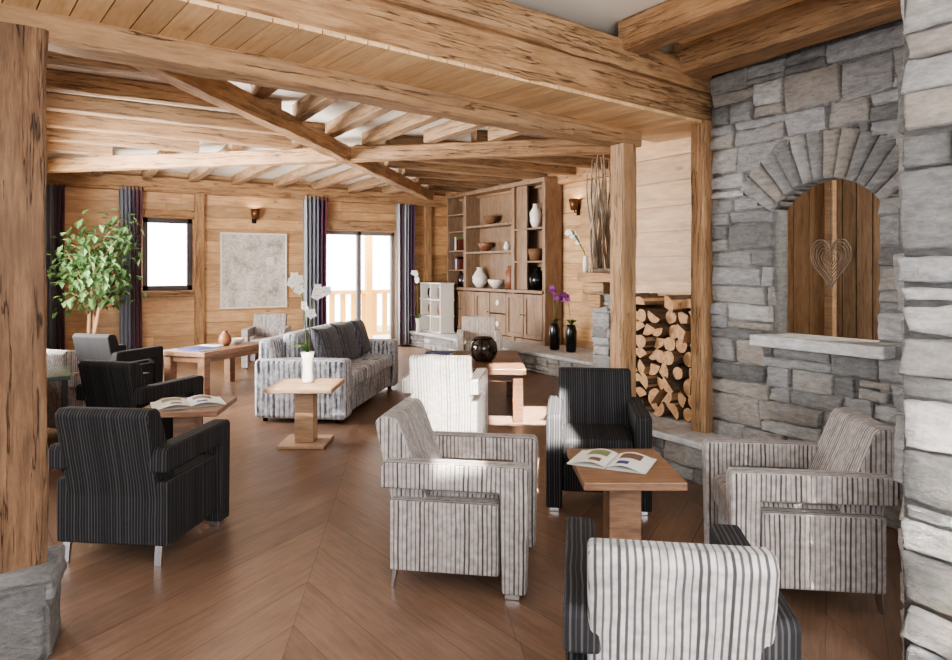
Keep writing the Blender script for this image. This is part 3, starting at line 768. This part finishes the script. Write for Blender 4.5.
# ---- orchids
def flower_mesh(b, c, s, ang, tilt):
    m = Matrix.Translation(c) @ Matrix.Rotation(ang,4,'Z') @ Matrix.Rotation(tilt,4,'X')
    for i in range(5):
        a = 2*PI*i/5+PI/2; l = s*(1.0 if i else .9)
        r = m @ Matrix.Rotation(a,4,'Y')
        pts = [(0,0,0),(l*.5,-.15*s,l*.48),(l,-.05*s,0),(l*.5,-.15*s,-l*.48),(l*.55,.05*s,0)]
        b.add(pts, [(0,1,4),(1,2,4),(2,3,4),(3,0,4)], .5, 0, r)
    b.lathe([(.0,-.1*s),(.18*s,0),(.0,.15*s)], (0,-.12*s,0), 8, .5, 1, m)
def orchid(x, y, z, hgt, petal, vase, label, prof, seed, nst=2, lean=.18, leafl=.2, fs=.05, picks=(6,7,8,9,10,11), ang0=None):
    rr = random.Random(seed)
    t = thing('potted_orchid', label, 'orchid', (x,y,z))
    b = B(); b.lathe(prof, n=20); b.build('vase', M[vase], t)
    vh = max(p[1] for p in prof)
    for i in range(4):
        a = rr.uniform(0,6.3); b = B()
        b.sheet(lambda u, v: (math.cos(a)*leafl*u-math.sin(a)*(v-.5)*.06*math.sin(PI*min(1,u*.95+.05)), math.sin(a)*leafl*u+math.cos(a)*(v-.5)*.06*math.sin(PI*min(1,u*.95+.05)), vh-.01+.08*math.sin(u*2.4)), 8, 2)
        b.build('leaf', M['leaf2'], t, fixn=False)
    for k in range(nst):
        a = (ang0 if ang0 is not None else rr.uniform(2.6,4.2))+k*PI*.9; pts = []
        for i in range(12):
            u = i/11; r = lean*u*u*hgt*1.2+.01
            pts.append((math.cos(a)*r, math.sin(a)*r, vh-.1+(hgt*(1-.1*k)-vh+.1)*(math.sin(u*1.75)/math.sin(1.45))))
        b = B(); b.tube(pts, .005, 6); b.build('stem', M['stem'], t)
        for i in picks:
            p = pts[i]; b = B()
            flower_mesh(b, (p[0]+rr.uniform(-.03,.03), p[1]-.02, p[2]+rr.uniform(-.03,.02)), fs, rr.uniform(-.7,.2)-.5, rr.uniform(-.3,.3))
            b.build('flower', [M[petal],M['rail' if petal == 'petal' else 'purple']], t, smooth=False)
gv = [(.04,0),(.05,.02),(.04,.12),(.045,.2),(.06,.27),(.05,.27),(.036,.2),(.03,.1)]
orchid(1.84, 5.8, .52, .9, 'petal', 'ceram', 'white orchid in a tall white vase on the sun-paled table in front of the sofa', gv, 3, 2, .13, .15, .055, (5,7,9,10,11), PI-YAW)
bv = [(.06,0),(.075,.02),(.085,.3),(.07,.36),(.06,.4),(.05,.4),(.06,.34)]
orchid(6.35, 8.1, .3, .92, 'purple', 'blackvase', 'purple orchid in a black vase on the stone ledge, nearer the bookcase', bv, 5, 2, .14, .16, .05)
orchid(6.38, 7.75, .3, .85, 'purple', 'blackvase', 'purple orchid in a black vase on the stone ledge, farther from the bookcase', bv, 8, 1, .14, .16, .05)
orchid(5.9, 11.75, .3, 1.15, 'petal', 'ceram', 'white orchid in front of the plum curtain beside the french window', gv, 9, 1, .06, .2, .06)

# ---- ficus tree
t = thing('potted_ficus', 'tall leafy green ficus tree in the left corner by the window', 'plant', (.42,10.75,0))
b = B(); b.lathe([(.17,0),(.23,.36),(.25,.38),(.25,.4),(.21,.4),(.19,.34)], n=24); b.build('pot', M['wicker'], t)
rr = random.Random(4); tips = []
for k in range(3):
    b = B(); pts = []
    for i in range(10):
        u = i/9; a = k*2.1+u*2.5
        pts.append((.05*math.cos(a)+.05*k*u-.04, .05*math.sin(a), .34+u*1.2))
    b.tube(pts, [.03-.012*i/9 for i in range(10)], 8); b.build('trunk', M['trunk'], t)
    for q in range(9):
        p0 = Vector(pts[4+q%6]); a = rr.uniform(0,6.3); l = rr.uniform(.25,.5)
        p2 = p0+Vector((math.cos(a)*l, math.sin(a)*l, rr.uniform(.2,.8))); pm = (p0+p2)/2+Vector((0,0,.08))
        b = B(); b.tube([p0,pm,p2], [.012,.008,.004], 5); b.build('branch', M['trunk'], t); tips += [pm, p2, (pm+p2)/2]
b = B()
for i in range(1150):
    c = rr.choice(tips); c = Vector(c)+Vector((rr.gauss(0,.13), rr.gauss(0,.13), rr.gauss(0,.15)))
    if math.hypot(c.x,c.y) > .6 or c.z > 2.4 or c.z < .95: continue
    l = rr.uniform(.1,.15); m = Matrix.Translation(c) @ Matrix.Rotation(rr.uniform(0,6.3),4,'Z') @ Matrix.Rotation(rr.uniform(-.2,1.2),4,'Y')
    b.add([(0,0,0),(l*.45,l*.32,.012),(l,0,-.01),(l*.45,-l*.32,.012),(l*.45,0,-.004)], [(0,4,1),(1,4,2),(2,4,3),(3,4,0)], rr.random(), 0, m)
b.build('foliage', M['leaf'], t, smooth=False, fixn=False)

# ---- curtains
def curtain(x0, x1, z0, z1, mat, label, loc, rotz=0, n=6):
    W = x1-x0; b = B()
    b.sheet(lambda u, v: ((u-.5)*W*(1-.06*math.sin(v*PI)), .045*math.sin(u*n*2*PI+.6*math.sin(v*3)), z0+(z1-z0)*v), 72, 10)
    o = b.build('curtain', M[mat], fixn=False); o.rotation_euler = (0,0,rotz); o.location = loc
    md = o.modifiers.new('sol','SOLIDIFY'); md.thickness = .006
    tag(o, label, 'curtain', 'plum and grey curtains')
curtain(.82, 1.16, .03, 2.84, 'curtA', 'grey and dark red curtain left of the small window', (.98,YB-.14,0))
curtain(3.82, 4.28, .03, 2.85, 'curtB', 'grey and plum curtain left of the french window, beside the relief picture', (4.0,YB-.14,0))
curtain(5.6, 6.0, .03, 2.8, 'curtC', 'pale striped plum curtain right of the french window', (5.83,YB-.14,0))
curtain(0, .36, .03, 2.8, 'curtB', 'grey curtain in the far left corner behind the ficus', (-.1,YB-.14,0))
curtain(0, .5, .03, 2.75, 'curtB', 'plum and grey curtain on the left wall just beyond the left post', (XL+.07,5.65,0), PI/2)

# ---- picture, sconces
t = thing('relief_picture', 'framed silver grey relief picture on the back wall between curtain and post', 'picture', (2.93,YB-.05,1.49))
b = B(); w, h = .54, .63
b.box(-w,w,0,.03,-h,h); b.build('panel', M['relief'], t, bevel=.004)
b = B(); b.box(-w-.03,-w,-.02,.035,-h-.03,h+.03); b.box(w,w+.03,-.02,.035,-h-.03,h+.03); b.box(-w,w,-.02,.035,-h-.03,-h); b.box(-w,w,-.02,.035,h,h+.03); b.build('picture_frame', M['ceram'], t, bevel=.004)
b = B(); b.box(.2,.34,-.02,0,.1,.24); b.build('raised_square', M['ceram'], t, bevel=.004)
def pt(name, loc, power, colr=(1,.85,.68), rad=.05):
    l = bpy.data.lights.new(name, 'POINT'); l.energy = power; l.color = colr; l.shadow_soft_size = rad
    o = bpy.data.objects.new(name, l); C.objects.link(o); o.location = loc
def sconce(x, y, z, rz, label):
    t = thing('wall_sconce', label, 'lamp', (x,y,z), rz, 'copper wall sconces')
    b = B(); b.box(-.04,.04,-.012,0,-.1,.08); b.build('wall_plate', M['dark'], t, bevel=.004)
    b = B(); b.tube([(0,-.01,-.05),(0,-.08,-.05),(0,-.09,0)], .01, 8); b.build('arm', M['dark'], t)
    b = B(); b.lathe([(.055,-.02),(.085,.15),(.08,.15),(.05,-.015)], (0,-.09,0), 20); b.build('lamp_shade', M['copper'], t)
    p = Matrix.Rotation(rz,4,'Z') @ Vector((0,-.09,.1)); pt('sconce_bulb', (x+p.x,y+p.y,z+.1), 3.5, (1,.85,.66), .02)
sconce(2.93, YB-.02, 2.42, 0, 'copper shaded sconce above the relief picture')
sconce(XR-.02, 8.2, 2.45, -PI/2, 'copper shaded sconce between the bookcase and the fireplace')

# ---- bookcase (local: X = world -y, front -Y = world -x)
def bookcase():
    t = thing('bookcase', 'tall wooden bookcase with open shelves above panelled cupboards on the stone ledge', 'bookcase', (6.55,0,.3), -PI/2)
    m = M['case']; Hh = 2.6; DP = .31
    xs = [-11.76,-11.1,-9.5,-8.6]
    def bb(x0,x1,z0,z1,name,y0=0,y1=DP,bev=.004):
        q = B(); q.box(x0,x1,y0,y1,z0,z1); return q.build(name, m, t, bevel=bev, seg=2)
    bb(xs[0],xs[3],0,Hh,'back_panel',DP,DP+.03)
    for i, x in enumerate(xs): bb(x-.045 if i else x, x+.045 if i < 3 else x+.03, 0, Hh, 'upright', -.02 if i in (0,3) else 0)
    bb(xs[0]-.03,xs[3]+.03,Hh,Hh+.07,'cornice',-.04,DP+.03)
    bb(xs[0],xs[3]+.0,.82,.87,'counter',-.06)
    bb(xs[0],xs[3],0,.06,'plinth',.02)
    for z in (1.18,1.55,1.92,2.25): bb(xs[0]+.04,xs[1]-.04,z,z+.03,'shelf')
    for z in (1.5,1.98): bb(xs[1]+.04,xs[2]-.04,z,z+.04,'shelf')
    for z in (1.32,1.86): bb(xs[2]+.04,xs[3]-.04,z,z+.03,'shelf')
    bb(xs[2]+.04,xs[2]+.34,.87,Hh,'inner_panel',.05,.08)
    n = 6; w = (xs[3]-xs[0]-.06)/n
    for i in range(n):
        x0 = xs[0]+.03+i*w
        if i == 3:
            for z0 in (.08,.45):
                q = B(); q.box(x0+.01,x0+w-.01,-.025,0,z0,z0+.35); dd = q.build('drawer', m, t, bevel=.005, seg=2)
                q = B(); q.lathe([(.05,0),(.055,.012),(.03,.02)], n=16, mat=Matrix.Translation((x0+w/2,-.025,z0+.18)) @ Matrix.Rotation(PI/2,4,'X')); q.build('knob', M['ceram'], dd)
            continue
        q = B(); fr = .07; a, c = x0+.008, x0+w-.008
        q.box(a,a+fr,-.03,0,.08,.8); q.box(c-fr,c,-.03,0,.08,.8); q.box(a+fr,c-fr,-.03,0,.08,.08+fr); q.box(a+fr,c-fr,-.03,0,.8-fr,.8); q.box(a+fr,c-fr,-.012,0,.08+fr,.8-fr)
        dd = q.build('door', m, t, bevel=.004, seg=2)
        kx = c-.035 if i % 2 == 0 else a+.035
        q = B(); q.lathe([(.008,0),(.008,.015),(.014,.025),(.0,.032)], n=10, mat=Matrix.Translation((kx,-.03,.46)) @ Matrix.Rotation(PI/2,4,'X')); q.build('knob', M['dark'], dd)
bookcase()
def on(y, z, x=6.7): return (x, y, z)
vp1 = [(.06,0),(.13,.1),(.14,.2),(.08,.3),(.05,.34),(.065,.38),(.05,.38),(.04,.33)]
vp2 = [(.05,0),(.12,.08),(.15,.15),(.14,.16),(.1,.1),(.04,.02)]
vp3 = [(.04,0),(.06,.05),(.065,.2),(.03,.27),(.02,.36),(.026,.37),(.018,.37)]
cz = .3+.87
lathe_thing('vase', vp1, 'ceram', 'round white vase on the bookcase counter beside the bottles', 'vase', on(10.8,cz))
lathe_thing('bowl', vp2, 'ceram', 'wide white bowl on the middle of the bookcase counter', 'bowl', on(10.25,cz))
lathe_thing('jar', [(.07,0),(.11,.12),(.1,.3),(.05,.36),(.06,.4),(.05,.4)], 'clay', 'brown jar on the right of the bookcase counter', 'jar', on(9.78,cz))
lathe_thing('vase', [(.05,0),(.09,.1),(.1,.25),(.04,.36),(.05,.4),(.04,.4)], 'ceram', 'white vase on the top right shelf of the bookcase', 'vase', on(9.05,.3+1.89))
lathe_thing('basket', [(.09,0),(.12,.12),(.13,.2),(.12,.2),(.08,.01)], 'wicker', 'wicker basket on the right shelf of the bookcase', 'basket', on(9.05,.3+1.35))
lathe_thing('bowl', vp2, 'clay', 'brown bowl on the middle shelf of the bookcase', 'bowl', on(10.6,.3+1.54))
lathe_thing('pot', [(.04,0),(.06,.06),(.03,.14),(.035,.16)], 'ceram', 'small white pot on the middle shelf of the bookcase', 'pot', on(9.9,.3+1.54))
lathe_thing('vase', vp1, 'blackvase', 'dark vase on the bookcase counter below the wicker basket', 'vase', on(9.0,cz))
for y in (11.5,11.36,11.22):
    lathe_thing('bottle', vp3, 'smoke', 'dark glass bottle on the left end of the bookcase counter', 'bottle', on(y,cz), 'bottles on the bookcase counter', 12)
bk = ['red','ink2','ink','paper','ink3','dark']
n = 0
for z, y0, cnt, lab, gr in [(.3+1.21,11.65,7,'book standing in the narrow left bay of the bookcase, lower shelf','books on the lower left shelf'),(.3+1.58,11.65,6,'book standing in the narrow left bay of the bookcase, middle shelf','books on the middle left shelf')]:
    y = y0
    for i in range(cnt):
        th = RN.uniform(.025,.045); h = RN.uniform(.2,.28); d = .17
        b = B(); b.box(-th/2,-th/2+.003,0,d,0,h); b.box(th/2-.003,th/2,0,d,0,h); b.box(-th/2,th/2,0,.004,0,h); b.box(-th/2+.003,th/2-.003,.004,d-.005,.004,h-.005,mi=1)
        y -= th/2
        tag(b.build('book', [M[bk[n%6]],M['paper']], loc=(6.6,y,z), rotz=-PI/2, smooth=False), lab, 'book', gr); y -= th/2+.003; n += 1
lathe_thing('bowl', vp2, 'wicker', 'dark bowl on the long upper shelf of the bookcase', 'bowl', on(10.4,.3+2.02))
t = thing('white_shelf_unit', 'small white open shelf unit at the far end of the stone ledge', 'shelf', (6.12,0,.3), -PI/2)
for u0 in (-12.1,-11.7,-11.3):
    b = B(); b.box(u0,u0+.03,0,.3,0,.95); b.build('upright', M['white'], t, bevel=.003)
b = B(); b.box(-12.1,-11.27,.285,.3,0,.95); b.build('back_panel', M['white'], t, bevel=.002)
for z in (0,.3,.62,.93):
    b = B(); b.box(-12.12,-11.25,-.01,.3,z,z+.025); b.build('shelf', M['white'], t, bevel=.003)
for y, z, mt, lab in [(11.5,.325,'clay','brown pot on the lower right of the white shelf unit'),(11.9,.645,'blackvase','black pot on the upper left of the white shelf unit'),(11.5,.645,'ink','plum pot on the upper right of the white shelf unit'),(11.88,.325,'wicker','wicker pot on the lower left of the white shelf unit')]:
    lathe_thing('pot', [(.06,0),(.09,.1),(.08,.2),(.07,.2),(.05,.02)], mt, lab, 'pot', (6.27,y,.3+z))

# ---- fireplace and driftwood
t = thing('fireplace', 'grey stone fireplace with stepped wooden mantel behind the slim post', 'fireplace', (5.45,0,.32), -PI/2)
b = B(); stones(b, -6.2,-4.75,0,1.0, rect=(-5.9,-5.1,0,.62), hmin=.09, hmax=.18, lmin=.15, lmax=.4)
bb = B(); stones(bb, 0,1.4,0,1.0, hmin=.09, hmax=.18, lmin=.15, lmax=.4)
b.join(bb, Matrix.Translation((-6.2,0,0)) @ Matrix.Rotation(-PI/2,4,'Z') @ Matrix.Translation((-1.4,0,0)))
b.box(-6.2,-5.9,0,1.4,0,1.0,.3); b.box(-5.1,-4.75,0,1.4,0,1.0,.3); b.box(-5.9,-5.1,0,1.4,.62,1.0,.3); b.box(-5.9,-5.1,.5,1.4,0,.62,.05)
b.build('stone_surround', M['stone'], t, fixn=False)
b = B(); b.box(-6.32,-4.7,-.16,1.4,1.04,1.15); b.build('mantel', M['beam'], t, bevel=.015)
b = B(); b.box(-6.27,-5.9,-.12,.5,.9,1.03); b.build('corbel', M['beam'], t, bevel=.015)
b = B(); b.box(-6.23,-6.0,-.08,.4,.74,.89); b.build('corbel', M['beam'], t, bevel=.015)
t = thing('driftwood_sculpture', 'tall bundle of driftwood branches standing on the fireplace mantel', 'sculpture', (5.52,6.12,1.47), -YAW)
rr = random.Random(12)
for i in range(30):
    x, y = rr.uniform(-.1,.26), rr.uniform(-.03,.26); pts = []
    hh = rr.uniform(.9,1.5); lx, ly = rr.uniform(-.07,.05), rr.uniform(-.06,.06); w1 = rr.uniform(0,6)
    for j in range(9):
        u = j/8; pts.append((x+lx*u+.022*math.sin(w1+u*7), y+ly*u+.022*math.cos(w1+u*6), u*hh))
    b = B(); b.tube(pts, [.019-.012*j/8 for j in range(9)], 7); b.build('branch', M['drift'], t)
b = B(); b.box(-.14,.3,-.06,.3,0,.05); b.build('base', M['drift'], t, bevel=.01)
t = thing('flower_branch', 'spray of white blossoms leaning out beside the driftwood', 'flowers', (5.36,6.24,1.47))
b = B(); b.lathe([(.03,0),(.035,.1),(.026,.18),(.028,.2),(.022,.2)], n=16); b.build('vase', M['ceram'], t)
for k in range(2):
    pts = [(-.02*i,.016*i*(1+.3*k),.2+.065*i-.003*i*i) for i in range(8)]
    b = B(); b.tube(pts, .006, 6); b.build('stem', M['stem'], t)
    for i in (3,5,7):
        b = B(); flower_mesh(b, Vector(pts[i])+Vector((0,.02,rr.uniform(-.05,.05))), .045, -1.2, rr.uniform(-.4,.4)); b.build('flower', [M['petal'],M['rail']], t, smooth=False)

# ---- firewood
rr = random.Random(21)
rowz = .3; r = 0
while rowz < 1.3:
    pit = .124; y = 3.58+(r%2)*.06
    while y < 4.52:
        hmax = 1.17+.07*math.sin(y*9.0)+.03*math.sin(y*23)
        if rowz < hmax:
            rad = rr.uniform(.052,.063); kind = rr.random(); L = rr.uniform(.3,.36)
            n = 10
            if kind < .32: poly = [(rad*math.cos(2*PI*i/n)*rr.uniform(.9,1.05), rad*math.sin(2*PI*i/n)*rr.uniform(.9,1.05)) for i in range(n)]
            else:
                a = PI*(rr.uniform(.48,.7) if kind < .72 else .95); R2 = rad*(1.6 if kind < .72 else 1.28); off = R2*.5 if kind < .72 else R2*.35
                poly = ([(-off,0)] if kind < .72 else []) + [(R2*math.cos(-a/2+a*i/7)-off, R2*math.sin(-a/2+a*i/7)) for i in range(8)]
            ro = rr.uniform(0,2*PI); c, s = math.cos(ro), math.sin(ro)
            poly = [(p[0]*c-p[1]*s, p[0]*s+p[1]*c) for p in poly]
            b = B(); b.prism(poly, 0, L, 0); 
            for i in range(len(b.f)): b.mi[i] = 0 if i < 2 else (1 if rr.random() < .8 else 0)
            zmin = min(p[1] for p in poly)
            o = b.build('firewood_log', [M['logend'],M['bark']], loc=(4.2+rr.uniform(-.06,.05), y, (rowz+.06+rr.uniform(-.005,.005) if r else .302-zmin)), smooth=False)
            tag(o, 'split firewood log stacked in the niche beside the stone wall', 'log', 'stacked firewood logs')
        y += pit*rr.uniform(.97,1.06)
    rowz += .108; r += 1

# ================================================================ LIGHT
w = bpy.data.worlds.new('World'); bpy.context.scene.world = w; w.use_nodes = True
nt = w.node_tree; bg = nt.nodes['Background']; bg.inputs[0].default_value = (.97,.98,1,1)
wt = nt.nodes.new('ShaderNodeTexCoord'); ws = nt.nodes.new('ShaderNodeSeparateXYZ'); wm = nt.nodes.new('ShaderNodeMapRange')
nt.links.new(wt.outputs['Generated'], ws.inputs[0]); nt.links.new(ws.outputs[1], wm.inputs[0])
wm.inputs[1].default_value = .2; wm.inputs[2].default_value = .7; wm.inputs[3].default_value = 2.4; wm.inputs[4].default_value = 9.0
nt.links.new(wm.outputs[0], bg.inputs[1])
def area(name, loc, target, sx, sy, power, colr=(1,1,1), spread=None):
    l = bpy.data.lights.new(name, 'AREA'); l.shape = 'RECTANGLE'; l.size = sx; l.size_y = sy; l.energy = power; l.color = colr
    if spread is not None: l.spread = math.radians(spread)
    o = bpy.data.objects.new(name, l); C.objects.link(o); o.location = loc
    o.rotation_euler = (Vector(target)-Vector(loc)).to_track_quat('-Z','Y').to_euler(); return o
area('daylight_left', (-1.2,8.6,1.4), (3,8.6,1.9), 3.6, 2.0, 1050, (1,.98,.95))
area('daylight_french_window', (4.9,YB+1.0,3.3), (4.4,9.0,.2), 2.6, 1.2, 900, (1,.97,.92))
area('fill_front', (.2,-1.2,2.5), (2.6,5,1.0), 3.0, 1.6, 90, (1,.98,.95))
area('bounce_up', (.9,-.9,1.2), (2.4,3.2,3.1), 2.4, 1.2, 85, (1,.98,.95))
def beamlight(name, tgt, sx, sy, power, back=4.0, sd=(.42,.84,-.33)):
    sd = Vector(sd).normalized(); tgt = Vector(tgt); area(name, tgt-sd*back, tgt, sx, sy, power, (1,.95,.86), 2)
beamlight('sun_chair', (1.38,1.19,.55), .44, .5, 1.3, 3.0)
beamlight('sun_pillar', (2.57,.93,.5), .28, 1.2, 9, 4.0)
beamlight('sun_far_chair', (2.72,4.85,.48), .6, .6, 6, 7.0)
STEEP = (.35,.6,-.7)
beamlight('sun_seat', (1.72,2.97,.46), .22, .3, 3.0, 2.6, STEEP)
fp = P(541,474); beamlight('sun_floor', (fp.x,fp.y,0), .26, .55, 14, 3.4, STEEP)
fp = P(520,415); beamlight('sun_floor_far', (fp.x,fp.y,0), .6, .7, 34, 3.2, (.3,.5,-.8))
beamlight('sun_white_table', (1.82,5.75,.52), .5, .4, 4, 3.0, STEEP)
pt('fill_beyond', (5.0,1.3,2.4), 90, (1,.95,.86), .1)  # added fill light for the space behind the arch, no fitting there
try: bpy.context.scene.view_settings.look = 'AgX - Medium High Contrast'
except Exception as e: print('look', e)

cam = bpy.data.cameras.new('camera'); co = bpy.data.objects.new('camera', cam); C.objects.link(co)
co.location = (0,0,H); co.rotation_euler = (PI/2,0,-YAW)
cam.sensor_width = 36; cam.lens = FP/952*36; cam.shift_y = -(330-YH)/952; cam.clip_start = .05
bpy.context.scene.camera = co
